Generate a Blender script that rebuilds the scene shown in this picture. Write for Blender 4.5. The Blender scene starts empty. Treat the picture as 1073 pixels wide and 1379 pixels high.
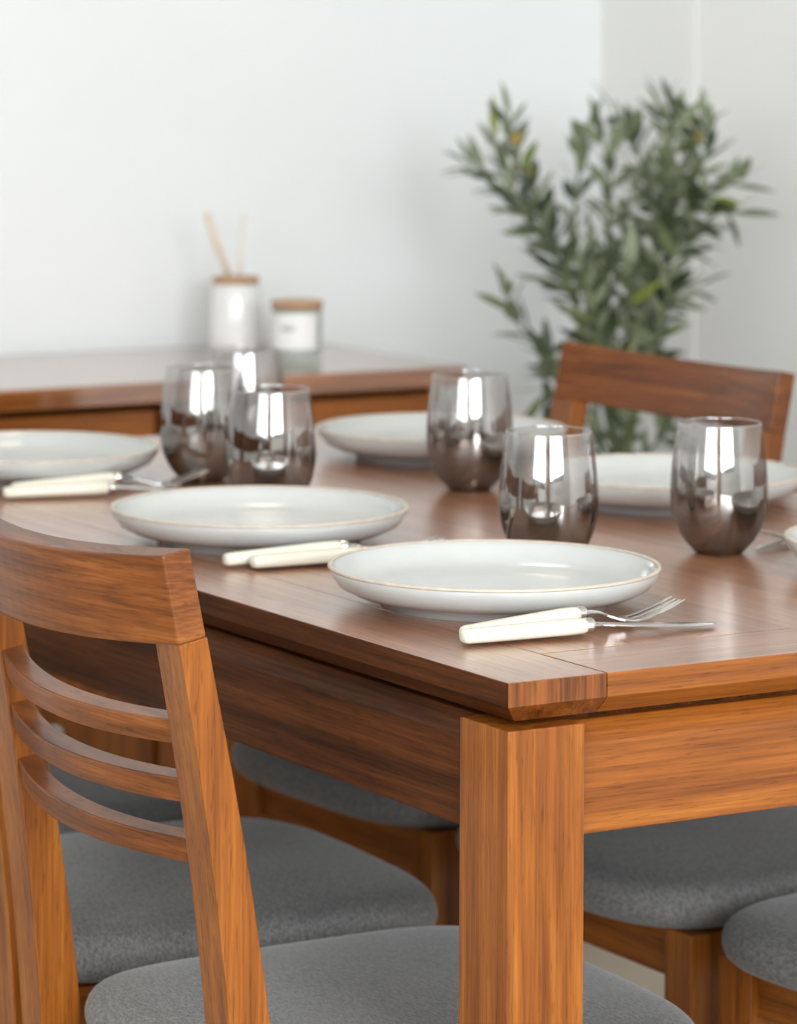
import bpy, bmesh, math, random
from mathutils import Vector, Matrix
random.seed(7)
C = bpy.context.scene.collection
SC = bpy.context.scene
PI = math.pi

# ------------------------------------------------------------------ camera
FOCAL_PX, FRAME_W, FRAME_H = 4892.7, 1073.0, 1379.0
YAW, ROLL = 0.5377, 0.0053
cam_data = bpy.data.cameras.new('camera')
cam = bpy.data.objects.new('camera', cam_data)
C.objects.link(cam)
cam_data.sensor_width = 36.0
cam_data.sensor_fit = 'AUTO'
cam_data.lens = FOCAL_PX / FRAME_H * 36.0
cam_data.shift_x = -3.6 / FRAME_H
cam_data.shift_y = -675.15 / FRAME_H
cam_data.clip_start, cam_data.clip_end = 0.05, 60
cam.location = (-1.39897, -2.19139, 1.23077)
cam.rotation_euler = (Matrix.Rotation(-YAW, 3, 'Z') @ Matrix.Rotation(PI / 2, 3, 'X') @ Matrix.Rotation(ROLL, 3, 'Z')).to_euler()
cam_data.dof.use_dof = True
cam_data.dof.focus_distance = 2.70
cam_data.dof.aperture_fstop = 7.8
SC.camera = cam

# ------------------------------------------------------------------ world and daylight
world = bpy.data.worlds.new('overcast_sky')
SC.world = world
world.use_nodes = True
wn = world.node_tree
wn.nodes.clear()
w_out = wn.nodes.new('ShaderNodeOutputWorld')
w_bg = wn.nodes.new('ShaderNodeBackground')
w_tc = wn.nodes.new('ShaderNodeTexCoord')
w_sep = wn.nodes.new('ShaderNodeSeparateXYZ')
w_map = wn.nodes.new('ShaderNodeMapRange')
w_map.inputs['From Min'].default_value = -0.12
w_map.inputs['From Max'].default_value = 0.25
w_ramp = wn.nodes.new('ShaderNodeValToRGB')
w_ramp.color_ramp.elements[0].position = 0.25
w_ramp.color_ramp.elements[0].color = (0.10, 0.14, 0.07, 1)
w_ramp.color_ramp.elements[1].position = 0.75
w_ramp.color_ramp.elements[1].color = (0.80, 0.90, 1.0, 1)
wn.links.new(w_tc.outputs['Generated'], w_sep.inputs[0])
wn.links.new(w_sep.outputs['Z'], w_map.inputs['Value'])
wn.links.new(w_map.outputs[0], w_ramp.inputs[0])
wn.links.new(w_ramp.outputs[0], w_bg.inputs['Color'])
w_bg.inputs['Strength'].default_value = 1.6
wn.links.new(w_bg.outputs[0], w_out.inputs[0])


def area(name, loc, direction, sx, sy, watts, color):
    d = bpy.data.lights.new(name, 'AREA')
    d.shape = 'RECTANGLE'
    d.size, d.size_y = sx, sy
    d.energy = watts
    d.color = color
    o = bpy.data.objects.new(name, d)
    o.location = loc
    o.rotation_euler = Vector(direction).to_track_quat('-Z', 'Y').to_euler()
    C.objects.link(o)
    return o


# daylight falling in through the window openings of the room
area('window_daylight_left', (-3.34, -2.2, 1.72), (1, 0.1, -0.05), 2.6, 1.25, 72, (0.93, 0.97, 1.0))
area('window_daylight_rear', (-2.10, -4.34, 1.78), (0, 1, -0.08), 0.46, 1.2, 32, (0.94, 0.97, 1.0))
area('window_daylight_rear_wide', (-0.58, -4.34, 1.80), (0, 1, -0.08), 1.9, 1.15, 108, (0.96, 0.98, 1.0))

SC.view_settings.view_transform = 'Standard'
SC.view_settings.look = 'None'
SC.view_settings.gamma = 1.0
SC.view_settings.use_curve_mapping = False
SC.view_settings.exposure = 0.34


# ------------------------------------------------------------------ node helpers
def new_mat(name):
    m = bpy.data.materials.new(name)
    m.use_nodes = True
    nt = m.node_tree
    nt.nodes.clear()
    out = nt.nodes.new('ShaderNodeOutputMaterial')
    return m, nt, out


def nd(nt, typ, **kw):
    n = nt.nodes.new(typ)
    for k, v in kw.items():
        setattr(n, k, v)
    return n


def ramp(nt, stops):
    r = nd(nt, 'ShaderNodeValToRGB')
    e = r.color_ramp.elements
    while len(e) < len(stops):
        e.new(0.5)
    for i, (p, c) in enumerate(stops):
        e[i].position = p
        e[i].color = (c[0], c[1], c[2], 1)
    return r


def wood(name, axis, dark, mid, light, rough=0.40, coat=0.0, freq=1.0, rings=1.0, spec=0.32, coat_rough=0.22, bent=None, coat_ior=1.5):
    m, nt, out = new_mat(name)
    L = nt.links
    bsdf = nd(nt, 'ShaderNodeBsdfPrincipled')
    tc = nd(nt, 'ShaderNodeTexCoord')
    info = nd(nt, 'ShaderNodeObjectInfo')
    addv = nd(nt, 'ShaderNodeVectorMath', operation='ADD')
    mulr = nd(nt, 'ShaderNodeVectorMath', operation='SCALE')
    comb = nd(nt, 'ShaderNodeCombineXYZ')
    for k in range(3):
        L.new(info.outputs['Random'], comb.inputs[k])
    L.new(comb.outputs[0], mulr.inputs[0])
    mulr.inputs['Scale'].default_value = 7.3
    L.new(tc.outputs['Object'], addv.inputs[0])
    L.new(mulr.outputs[0], addv.inputs[1])

    def stretched(across, along):
        mp = nd(nt, 'ShaderNodeMapping')
        s = [across * freq] * 3
        if bent is not None:                      # sawn-to-curve pieces: calmer across the bow
            s[bent] *= 0.16
        s[axis] = along * freq
        mp.inputs['Scale'].default_value = s
        L.new(addv.outputs[0], mp.inputs['Vector'])
        return mp

    # broad growth bands
    n1 = nd(nt, 'ShaderNodeTexNoise')
    n1.inputs['Scale'].default_value = 1.0
    n1.inputs['Detail'].default_value = 3.0
    n1.inputs['Distortion'].default_value = 0.25
    L.new(stretched(20, 0.9).outputs[0], n1.inputs['Vector'])
    rg = nd(nt, 'ShaderNodeMath', operation='MULTIPLY')
    rg.inputs[1].default_value = 34.0 * rings
    L.new(n1.outputs['Fac'], rg.inputs[0])
    rsin = nd(nt, 'ShaderNodeMath', operation='SINE')
    L.new(rg.outputs[0], rsin.inputs[0])
    rs = nd(nt, 'ShaderNodeMath', operation='MULTIPLY_ADD')
    rs.inputs[1].default_value = 0.5
    rs.inputs[2].default_value = 0.5
    L.new(rsin.outputs[0], rs.inputs[0])
    # fine fibres
    n2 = nd(nt, 'ShaderNodeTexNoise')
    n2.inputs['Scale'].default_value = 1.0
    n2.inputs['Detail'].default_value = 4.0
    L.new(stretched(430, 12).outputs[0], n2.inputs['Vector'])
    # medium streaks
    n3 = nd(nt, 'ShaderNodeTexNoise')
    n3.inputs['Scale'].default_value = 1.0
    n3.inputs['Detail'].default_value = 2.0
    L.new(stretched(105, 3.0).outputs[0], n3.inputs['Vector'])
    # pores
    n4 = nd(nt, 'ShaderNodeTexNoise')
    n4.inputs['Scale'].default_value = 1.0
    n4.inputs['Detail'].default_value = 1.0
    L.new(stretched(620, 42).outputs[0], n4.inputs['Vector'])
    pr = ramp(nt, [(0.60, (1, 1, 1)), (0.72, (0.55, 0.5, 0.48))])
    L.new(n4.outputs['Fac'], pr.inputs[0])

    def madd(a, k, b=None):
        x = nd(nt, 'ShaderNodeMath', operation='MULTIPLY')
        L.new(a, x.inputs[0])
        x.inputs[1].default_value = k
        if b is None:
            return x.outputs[0]
        y = nd(nt, 'ShaderNodeMath', operation='ADD')
        L.new(x.outputs[0], y.inputs[0])
        L.new(b, y.inputs[1])
        return y.outputs[0]
    v = madd(rs.outputs[0], 0.09)
    v = madd(n1.outputs['Fac'], 0.22, v)
    v = madd(n3.outputs['Fac'], 0.30, v)
    v = madd(n2.outputs['Fac'], 0.38, v)
    cr = ramp(nt, [(0.37, dark), (0.53, mid), (0.67, light)])
    L.new(v, cr.inputs[0])
    mx = nd(nt, 'ShaderNodeMix', data_type='RGBA', blend_type='MULTIPLY')
    mx.inputs['Factor'].default_value = 0.7
    L.new(cr.outputs[0], mx.inputs[6])
    L.new(pr.outputs[0], mx.inputs[7])
    L.new(mx.outputs[2], bsdf.inputs['Base Color'])
    bsdf.inputs['Roughness'].default_value = rough
    bsdf.inputs['Coat Weight'].default_value = coat
    bsdf.inputs['Coat Roughness'].default_value = coat_rough
    bsdf.inputs['Coat IOR'].default_value = coat_ior
    bsdf.inputs['Specular IOR Level'].default_value = spec
    bp = nd(nt, 'ShaderNodeBump')
    bp.inputs['Strength'].default_value = 0.10
    bp.inputs['Distance'].default_value = 0.0006
    L.new(n2.outputs['Fac'], bp.inputs['Height'])
    L.new(bp.outputs[0], bsdf.inputs['Normal'])
    L.new(bsdf.outputs[0], out.inputs[0])
    return m


def plain(name, col, rough=0.5, metal=0.0, noise=0.0, nscale=40.0, bump=0.0, coat=0.0, spec=0.5):
    m, nt, out = new_mat(name)
    L = nt.links
    b = nd(nt, 'ShaderNodeBsdfPrincipled')
    b.inputs['Roughness'].default_value = rough
    b.inputs['Metallic'].default_value = metal
    b.inputs['Coat Weight'].default_value = coat
    b.inputs['Coat Roughness'].default_value = 0.08
    b.inputs['Specular IOR Level'].default_value = spec
    tc = nd(nt, 'ShaderNodeTexCoord')
    n = nd(nt, 'ShaderNodeTexNoise')
    n.inputs['Scale'].default_value = nscale
    n.inputs['Detail'].default_value = 4
    L.new(tc.outputs['Object'], n.inputs['Vector'])
    lo = tuple(c * (1 - noise) for c in col)
    hi = tuple(min(1, c * (1 + noise)) for c in col)
    r = ramp(nt, [(0.3, lo), (0.7, hi)])
    L.new(n.outputs['Fac'], r.inputs[0])
    L.new(r.outputs[0], b.inputs['Base Color'])
    if bump:
        bp = nd(nt, 'ShaderNodeBump')
        bp.inputs['Strength'].default_value = bump
        bp.inputs['Distance'].default_value = 0.001
        L.new(n.outputs['Fac'], bp.inputs['Height'])
        L.new(bp.outputs[0], b.inputs['Normal'])
    L.new(b.outputs[0], out.inputs[0])
    return m


def fabric(name, dark, light):
    m, nt, out = new_mat(name)
    L = nt.links
    b = nd(nt, 'ShaderNodeBsdfPrincipled')
    b.inputs['Roughness'].default_value = 0.85
    b.inputs['Sheen Weight'].default_value = 0.25
    b.inputs['Sheen Roughness'].default_value = 0.4
    tc = nd(nt, 'ShaderNodeTexCoord')
    mp = nd(nt, 'ShaderNodeMapping')
    mp.inputs['Rotation'].default_value = (0, 0, 0.5)
    mp.inputs['Scale'].default_value = (520, 170, 300)
    L.new(tc.outputs['Object'], mp.inputs['Vector'])
    n = nd(nt, 'ShaderNodeTexNoise')
    n.inputs['Scale'].default_value = 1.0
    n.inputs['Detail'].default_value = 3
    L.new(mp.outputs[0], n.inputs['Vector'])
    n2 = nd(nt, 'ShaderNodeTexNoise')
    n2.inputs['Scale'].default_value = 900
    n2.inputs['Detail'].default_value = 2
    L.new(tc.outputs['Object'], n2.inputs['Vector'])
    add = nd(nt, 'ShaderNodeMath', operation='ADD')
    L.new(n.outputs['Fac'], add.inputs[0])
    L.new(n2.outputs['Fac'], add.inputs[1])
    half = nd(nt, 'ShaderNodeMath', operation='MULTIPLY')
    half.inputs[1].default_value = 0.5
    L.new(add.outputs[0], half.inputs[0])
    r = ramp(nt, [(0.36, dark), (0.64, light)])
    L.new(half.outputs[0], r.inputs[0])
    L.new(r.outputs[0], b.inputs['Base Color'])
    bp = nd(nt, 'ShaderNodeBump')
    bp.inputs['Strength'].default_value = 0.35
    bp.inputs['Distance'].default_value = 0.0008
    L.new(half.outputs[0], bp.inputs['Height'])
    L.new(bp.outputs[0], b.inputs['Normal'])
    L.new(b.outputs[0], out.inputs[0])
    return m


def facing_reflectance(nt, f0):
    """Schlick-like reflectance that is the same from both sides of a thin wall"""
    L = nt.links
    lw = nd(nt, 'ShaderNodeLayerWeight')
    lw.inputs['Blend'].default_value = 0.5
    pw = nd(nt, 'ShaderNodeMath', operation='POWER')
    pw.inputs[1].default_value = 5.0
    L.new(lw.outputs['Facing'], pw.inputs[0])
    ma = nd(nt, 'ShaderNodeMath', operation='MULTIPLY_ADD')
    ma.inputs[1].default_value = 0.9 - f0
    ma.inputs[2].default_value = f0
    L.new(pw.outputs[0], ma.inputs[0])
    return ma


def smoked_glass(name, coated):
    """thin tinted glass: mirror-like smoke coat that darkens towards the base"""
    m, nt, out = new_mat(name)
    L = nt.links
    tc = nd(nt, 'ShaderNodeTexCoord')
    sep = nd(nt, 'ShaderNodeSeparateXYZ')
    L.new(tc.outputs['Object'], sep.inputs[0])
    mr = nd(nt, 'ShaderNodeMapRange')
    mr.inputs['From Min'].default_value = 0.0
    mr.inputs['From Max'].default_value = 0.1163
    L.new(sep.outputs['Z'], mr.inputs['Value'])
    tr = nd(nt, 'ShaderNodeBsdfTransparent')
    gl = nd(nt, 'ShaderNodeBsdfGlossy')
    gl.inputs['Roughness'].default_value = 0.015
    fr = facing_reflectance(nt, 0.04)
    mix = nd(nt, 'ShaderNodeMixShader')
    if coated:
        gl.inputs['Color'].default_value = (0.86, 0.845, 0.83, 1)
        tint = ramp(nt, [(0.0, (0.14, 0.11, 0.095)), (0.42, (0.34, 0.29, 0.26)), (0.68, (0.74, 0.73, 0.73)), (1.0, (0.92, 0.92, 0.92))])
        L.new(mr.outputs[0], tint.inputs[0])
        L.new(tint.outputs[0], tr.inputs['Color'])
        refl = ramp(nt, [(0.0, (0.22,) * 3), (0.5, (0.30,) * 3), (0.75, (0.24,) * 3), (1.0, (0.15,) * 3)])
        L.new(mr.outputs[0], refl.inputs[0])
        mxm = nd(nt, 'ShaderNodeMath', operation='MAXIMUM')
        L.new(refl.outputs[0], mxm.inputs[0])
        L.new(fr.outputs[0], mxm.inputs[1])
        L.new(mxm.outputs[0], mix.inputs[0])
    else:
        tr.inputs['Color'].default_value = (0.97, 0.97, 0.97, 1)
        L.new(fr.outputs[0], mix.inputs[0])
    L.new(tr.outputs[0], mix.inputs[1])
    L.new(gl.outputs[0], mix.inputs[2])
    L.new(mix.outputs[0], out.inputs[0])
    return m


def clear_glass(name, tint, base_refl=0.0):
    m, nt, out = new_mat(name)
    L = nt.links
    tr = nd(nt, 'ShaderNodeBsdfTransparent')
    tr.inputs['Color'].default_value = (*tint, 1)
    gl = nd(nt, 'ShaderNodeBsdfGlossy')
    gl.inputs['Roughness'].default_value = 0.02
    fr = facing_reflectance(nt, 0.035 + base_refl)
    mix = nd(nt, 'ShaderNodeMixShader')
    L.new(fr.outputs[0], mix.inputs[0])
    L.new(tr.outputs[0], mix.inputs[1])
    L.new(gl.outputs[0], mix.inputs[2])
    L.new(mix.outputs[0], out.inputs[0])
    return m


def leaf_material(name, dark, light, back):
    m, nt, out = new_mat(name)
    L = nt.links
    b = nd(nt, 'ShaderNodeBsdfPrincipled')
    b.inputs['Roughness'].default_value = 0.45
    info = nd(nt, 'ShaderNodeObjectInfo')
    tc = nd(nt, 'ShaderNodeTexCoord')
    n = nd(nt, 'ShaderNodeTexNoise')
    n.inputs['Scale'].default_value = 14
    L.new(tc.outputs['Object'], n.inputs['Vector'])
    add = nd(nt, 'ShaderNodeMath', operation='ADD')
    L.new(info.outputs['Random'], add.inputs[0])
    L.new(n.outputs['Fac'], add.inputs[1])
    r = ramp(nt, [(0.35, dark), (1.0, light), ])
    half = nd(nt, 'ShaderNodeMath', operation='MULTIPLY')
    half.inputs[1].default_value = 0.62
    L.new(add.outputs[0], half.inputs[0])
    L.new(half.outputs[0], r.inputs[0])
    geo = nd(nt, 'ShaderNodeNewGeometry')
    mx = nd(nt, 'ShaderNodeMix', data_type='RGBA')
    L.new(geo.outputs['Backfacing'], mx.inputs['Factor'])
    L.new(r.outputs[0], mx.inputs[6])
    mx.inputs[7].default_value = (*back, 1)
    L.new(mx.outputs[2], b.inputs['Base Color'])
    tl = nd(nt, 'ShaderNodeBsdfTranslucent')
    tl.inputs['Color'].default_value = (0.20, 0.30, 0.10, 1)
    ms = nd(nt, 'ShaderNodeMixShader')
    ms.inputs[0].default_value = 0.15
    L.new(b.outputs[0], ms.inputs[1])
    L.new(tl.outputs[0], ms.inputs[2])
    L.new(ms.outputs[0], out.inputs[0])
    return m


def emitter(name, col, s):
    m, nt, out = new_mat(name)
    e = nd(nt, 'ShaderNodeEmission')
    e.inputs[0].default_value = (*col, 1)
    e.inputs[1].default_value = s
    nt.links.new(e.outputs[0], out.inputs[0])
    return m


GOLD = ((0.150, 0.039, 0.0036), (0.270, 0.080, 0.0080), (0.380, 0.132, 0.0170))
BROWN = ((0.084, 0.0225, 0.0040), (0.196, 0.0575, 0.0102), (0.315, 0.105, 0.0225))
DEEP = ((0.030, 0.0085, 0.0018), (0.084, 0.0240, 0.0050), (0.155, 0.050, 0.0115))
TOP = ((0.230, 0.088, 0.037), (0.350, 0.144, 0.066), (0.460, 0.206, 0.102))
W = {}
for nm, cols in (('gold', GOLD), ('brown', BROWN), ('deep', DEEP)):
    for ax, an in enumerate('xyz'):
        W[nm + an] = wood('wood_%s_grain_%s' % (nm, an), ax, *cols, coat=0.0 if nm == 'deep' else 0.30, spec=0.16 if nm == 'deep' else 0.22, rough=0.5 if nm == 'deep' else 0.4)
W['bent'] = wood('wood_brown_bent_grain_y', 1, *BROWN, coat=0.30, spec=0.22, bent=0)
W['sidetop'] = wood('wood_sideboard_top_grain_x', 0, *GOLD, rough=0.3, coat=1.0, coat_rough=0.10, coat_ior=2.1)
W['topx'] = wood('wood_tabletop_grain_x', 0, *TOP, rough=0.34, coat=0.9, freq=0.7, coat_rough=0.23, coat_ior=1.85)
W['topy'] = wood('wood_tabletop_grain_y', 1, *TOP, rough=0.34, coat=0.9, freq=0.7, coat_rough=0.23, coat_ior=1.85)
M_WALL = plain('white_wall_paint', (0.835, 0.855, 0.865), 0.7, noise=0.012, nscale=3, spec=0.25)
M_WALL_R = plain('warm_white_wall_paint', (0.885, 0.88, 0.865), 0.7, noise=0.012, nscale=3, spec=0.25)
M_TRIM = plain('warm_white_board_paint', (0.85, 0.845, 0.825), 0.7, noise=0.01, nscale=4)
M_FLOOR = plain('cream_floor', (0.47, 0.41, 0.325), 0.45, noise=0.05, nscale=6)
M_CEIL = plain('white_ceiling_paint', (0.85, 0.85, 0.84), 0.8, noise=0.01, nscale=3)
M_FRAME = plain('dark_window_frame', (0.05, 0.05, 0.05), 0.4, noise=0.1)
M_PANE = clear_glass('window_pane_glass', (0.97, 0.98, 0.98))
M_CURTAIN = plain('beige_curtain_cloth', (0.52, 0.40, 0.29), 0.9, noise=0.08, nscale=60)
M_FABRIC = fabric('grey_upholstery', (0.066, 0.0652, 0.0645), (0.225, 0.221, 0.215))
M_GLAZE = plain('white_stoneware_glaze', (0.53, 0.54, 0.53), 0.16, noise=0.025, nscale=18, coat=0.3)
M_RIM = plain('bare_beige_clay_rim', (0.58, 0.50, 0.41), 0.5, noise=0.12, nscale=90)
M_HANDLE = plain('cream_handle_resin', (0.76, 0.735, 0.615), 0.22, noise=0.01, nscale=20, coat=0.2)
M_STEEL = plain('polished_steel', (0.62, 0.61, 0.59), 0.16, metal=1.0, noise=0.04, nscale=200)
M_SMOKE = smoked_glass('smoked_mirror_glass', True)
M_SMOKE_IN = smoked_glass('clear_inner_glass', False)
M_GLASS_RIM = clear_glass('polished_glass_rim', (0.9, 0.9, 0.9), 0.30)
M_JAR = clear_glass('green_tinted_jar_glass', (0.90, 0.94, 0.91))
M_WAX = plain('white_candle_wax', (0.80, 0.80, 0.77), 0.5, noise=0.02)
M_LABEL = plain('white_paper_label', (0.85, 0.85, 0.84), 0.7, noise=0.01)
M_INK = plain('grey_print_ink', (0.12, 0.12, 0.13), 0.7, noise=0.05)
M_CERAMIC = plain('white_gloss_ceramic', (0.80, 0.80, 0.80), 0.12, noise=0.01, coat=0.3)
M_LID = plain('pale_brown_wood_lid', (0.46, 0.27, 0.15), 0.5, noise=0.15, nscale=80)
M_REED = plain('pale_reed', (0.74, 0.60, 0.45), 0.7, noise=0.08, nscale=150)
M_REED2 = plain('bleached_reed', (0.80, 0.75, 0.68), 0.7, noise=0.05, nscale=150)
M_KNOB = plain('brushed_nickel', (0.5, 0.48, 0.45), 0.3, metal=1.0, noise=0.05)
M_LEAF = leaf_material('olive_leaf', (0.016, 0.030, 0.012), (0.200, 0.240, 0.105), (0.27, 0.30, 0.20))
M_LEAF_Y = leaf_material('yellow_green_leaf', (0.10, 0.16, 0.03), (0.34, 0.34, 0.06), (0.30, 0.33, 0.14))
M_STEM = plain('green_brown_stem', (0.16, 0.19, 0.10), 0.7, noise=0.25, nscale=60)
M_BARK = plain('grey_brown_bark', (0.16, 0.12, 0.08), 0.8, noise=0.3, nscale=50, bump=0.4)
M_POT = plain('matt_white_pot', (0.74, 0.73, 0.70), 0.6, noise=0.04)
M_SOIL = plain('dark_soil', (0.04, 0.03, 0.02), 0.95, noise=0.5, nscale=120, bump=0.8)
M_OLIVE = plain('yellow_olive', (0.42, 0.27, 0.04), 0.4, noise=0.15)
M_BULB = emitter('warm_bulb_glow', (1.0, 0.62, 0.28), 12.0)
M_DARK = plain('black_metal', (0.03, 0.03, 0.03), 0.4, noise=0.1)


# ------------------------------------------------------------------ object helpers
def obj(name, bm, mat, parent=None, smooth=False, bevel=0.0, seg=2, subsurf=0, auto=None):
    me = bpy.data.meshes.new(name)
    bmesh.ops.recalc_face_normals(bm, faces=bm.faces)
    if smooth:
        for f in bm.faces:
            f.smooth = True
    bm.to_mesh(me)
    bm.free()
    for mm in (mat if isinstance(mat, (list, tuple)) else [mat]):
        me.materials.append(mm)
    o = bpy.data.objects.new(name, me)
    C.objects.link(o)
    if parent is not None:
        o.parent = parent
    if bevel:
        md = o.modifiers.new('bevel', 'BEVEL')
        md.width = bevel
        md.segments = seg
        md.limit_method = 'ANGLE'
        md.angle_limit = 0.6
    if subsurf:
        md = o.modifiers.new('subsurf', 'SUBSURF')
        md.levels = subsurf
        md.render_levels = subsurf
    return o


def thing(name, label, cat, loc=(0, 0, 0), rz=0.0, group=None):
    o = bpy.data.objects.new(name, None)
    o.empty_display_size = 0.05
    o.location = loc
    o.rotation_euler = (0, 0, rz)
    o['label'] = label
    o['category'] = cat
    if group:
        o['group'] = group
    C.objects.link(o)
    return o


def tag(o, label, cat=None, group=None, kind=None):
    if label:
        o['label'] = label
    if cat:
        o['category'] = cat
    if group:
        o['group'] = group
    if kind:
        o['kind'] = kind
    return o


def copy_tree(src, loc, rz, label):
    r = src.copy()
    C.objects.link(r)
    r.location = loc
    r.rotation_euler = (0, 0, rz)
    r['label'] = label
    for ch in list(src.children):
        c = ch.copy()
        C.objects.link(c)
        c.parent = r
        for g in list(ch.children):
            d = g.copy()
            C.objects.link(d)
            d.parent = c
    return r


def box(bm, x0, x1, y0, y1, z0, z1):
    v = [bm.verts.new(p) for p in ((x0, y0, z0), (x1, y0, z0), (x1, y1, z0), (x0, y1, z0), (x0, y0, z1), (x1, y0, z1), (x1, y1, z1), (x0, y1, z1))]
    for q in ((0, 3, 2, 1), (4, 5, 6, 7), (0, 1, 5, 4), (1, 2, 6, 5), (2, 3, 7, 6), (3, 0, 4, 7)):
        bm.faces.new([v[i] for i in q])
    return bm


def boxbm(*a):
    return box(bmesh.new(), *a)


def loft(bm, rings, cap=True, closed=True):
    """rings: equal-length lists of points"""
    vs = [[bm.verts.new(p) for p in r] for r in rings]
    n = len(rings[0])
    for a, b in zip(vs, vs[1:]):
        for i in range(n if closed else n - 1):
            j = (i + 1) % n
            bm.faces.new((a[i], a[j], b[j], b[i]))
    if cap:
        bm.faces.new(vs[0][::-1])
        bm.faces.new(vs[-1])
    return vs


def lathe(bm, prof, n=48, centre=(0, 0), mat_from=None):
    """profile of (r, z) from one pole or edge to the other"""
    prev = None
    for k, (r, z) in enumerate(prof):
        if r < 1e-6:
            cur = [bm.verts.new((centre[0], centre[1], z))]
        else:
            cur = [bm.verts.new((centre[0] + r * math.cos(2 * PI * i / n), centre[1] + r * math.sin(2 * PI * i / n), z)) for i in range(n)]
        if prev is not None:
            for i in range(n):
                j = (i + 1) % n
                if len(prev) == 1:
                    f = bm.faces.new((prev[0], cur[j], cur[i]))
                elif len(cur) == 1:
                    f = bm.faces.new((prev[i], prev[j], cur[0]))
                else:
                    f = bm.faces.new((prev[i], prev[j], cur[j], cur[i]))
                if mat_from is not None and k >= mat_from:
                    f.material_index = 1
        prev = cur
    return bm


def tube(bm, pts, rads, n=8, cap=True):
    pts = [Vector(p) for p in pts]
    rings = []
    up = Vector((0, 0, 1))
    for i, p in enumerate(pts):
        d = (pts[min(i + 1, len(pts) - 1)] - pts[max(i - 1, 0)]).normalized()
        a = d.cross(up)
        if a.length < 1e-3:
            a = Vector((1, 0, 0))
        a.normalize()
        b = d.cross(a).normalized()
        r = rads[i] if isinstance(rads, (list, tuple)) else rads
        rings.append([p + (a * math.cos(2 * PI * k / n) + b * math.sin(2 * PI * k / n)) * r for k in range(n)])
    loft(bm, rings, cap)
    return bm


# ------------------------------------------------------------------ room shell
XL, XR, YB, YR, ZC = -3.3, 1.735, 2.45, -4.3, 2.55


def setting(name, bm, mat, label, cat, bevel=0.0):
    o = obj(name, bm, mat, bevel=bevel)
    o['kind'] = 'structure'
    o['label'] = label
    o['category'] = cat
    return o


setting('floor', boxbm(XL - .1, XR + .1, YR - .1, YB + .1, -0.1, 0.0), M_FLOOR, 'plain cream floor under the dining table', 'floor')
setting('ceiling', boxbm(XL - .1, XR + .1, YR - .1, YB + .1, ZC, ZC + .1), M_CEIL, 'plain white ceiling of the dining room', 'ceiling')
setting('wall_back', boxbm(XL - .1, XR + .1, YB, YB + .1, 0, ZC), M_WALL, 'cool white wall behind the sideboard', 'wall')
setting('wall_right', boxbm(XR, XR + .1, YR, YB, 0, ZC), M_WALL_R, 'plain off-white wall to the right of the olive tree', 'wall')
setting('trim_1', boxbm(XR - .006, XR, 2.205, YB, 0, ZC), M_TRIM, 'warm white full-height board in the corner behind the olive tree', 'trim', bevel=.002)
setting('baseboard_back', boxbm(XL, XR - .015, YB - .014, YB, 0, .09), M_TRIM, 'white skirting board along the wall behind the sideboard', 'baseboard', bevel=.003)
setting('baseboard_right', boxbm(XR - .013, XR, YR, 2.2, 0, .09), M_TRIM, 'white skirting board along the wall right of the tree', 'baseboard', bevel=.003)


def wall_with_holes(name, along, at, lo, hi, holes, thick, label):
    """along 'x' or 'y'; holes: (a0, a1, z0, z1) sorted"""
    bm = bmesh.new()

    def seg(a0, a1, z0, z1):
        if a1 - a0 < 1e-4 or z1 - z0 < 1e-4:
            return
        if along == 'x':
            box(bm, a0, a1, min(at, at + thick), max(at, at + thick), z0, z1)
        else:
            box(bm, min(at, at + thick), max(at, at + thick), a0, a1, z0, z1)
    p = lo
    for a0, a1, z0, z1 in holes:
        seg(p, a0, 0, ZC)
        seg(a0, a1, 0, z0)
        seg(a0, a1, z1, ZC)
        p = a1
    seg(p, hi, 0, ZC)
    return setting(name, bm, M_WALL, label, 'wall')


wall_with_holes('wall_left', 'y', XL, YR, YB, [(-3.55, -0.85, 0.9, 2.4)], -0.1, 'white wall with a wide window, left of the dining table')
wall_with_holes('wall_rear', 'x', YR, XL - .1, XR + .1, [(-2.45, -1.75, 1.1, 2.4), (-1.6, 0.45, 1.1, 2.4)], -0.1, 'white wall with two tall windows facing the table')


def window(name, along, at, a0, a1, z0, z1, splits, label):
    bm = bmesh.new()
    w = 0.05

    def bar(p0, p1, q0, q1):
        if along == 'x':
            box(bm, p0, p1, at - .08, at - .03, q0, q1)
        else:
            box(bm, at - .08, at - .03, p0, p1, q0, q1)
    bar(a0, a1, z0, z0 + w)
    bar(a0, a1, z1 - w, z1)
    bar(a0, a0 + w, z0 + w, z1 - w)
    bar(a1 - w, a1, z0 + w, z1 - w)
    for s in splits:
        bar(s - w / 2, s + w / 2, z0 + w, z1 - w)
    o = setting(name, bm, M_FRAME, label, 'window')
    edges = [a0] + list(splits) + [a1]
    for e0, e1 in zip(edges, edges[1:]):
        if along == 'x':
            b = boxbm(e0 + .026, e1 - .026, at - .058, at - .052, z0 + .051, z1 - .051)
        else:
            b = boxbm(at - .058, at - .052, e0 + .026, e1 - .026, z0 + .051, z1 - .051)
        obj('pane', b, M_PANE, o)
    return o


window('window_1', 'x', YR, -2.45, -1.75, 1.1, 2.4, [], 'narrow dark-framed window in the rear wall, beside the beige curtain')
window('window_2', 'x', YR, -1.6, 0.45, 1.1, 2.4, [-1.05], 'broad dark-framed window in the middle of the rear wall')
window('window_3', 'y', XL, -3.55, -0.85, 0.9, 2.4, [-2.65, -1.75], 'wide dark-framed window in the left wall')

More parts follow.
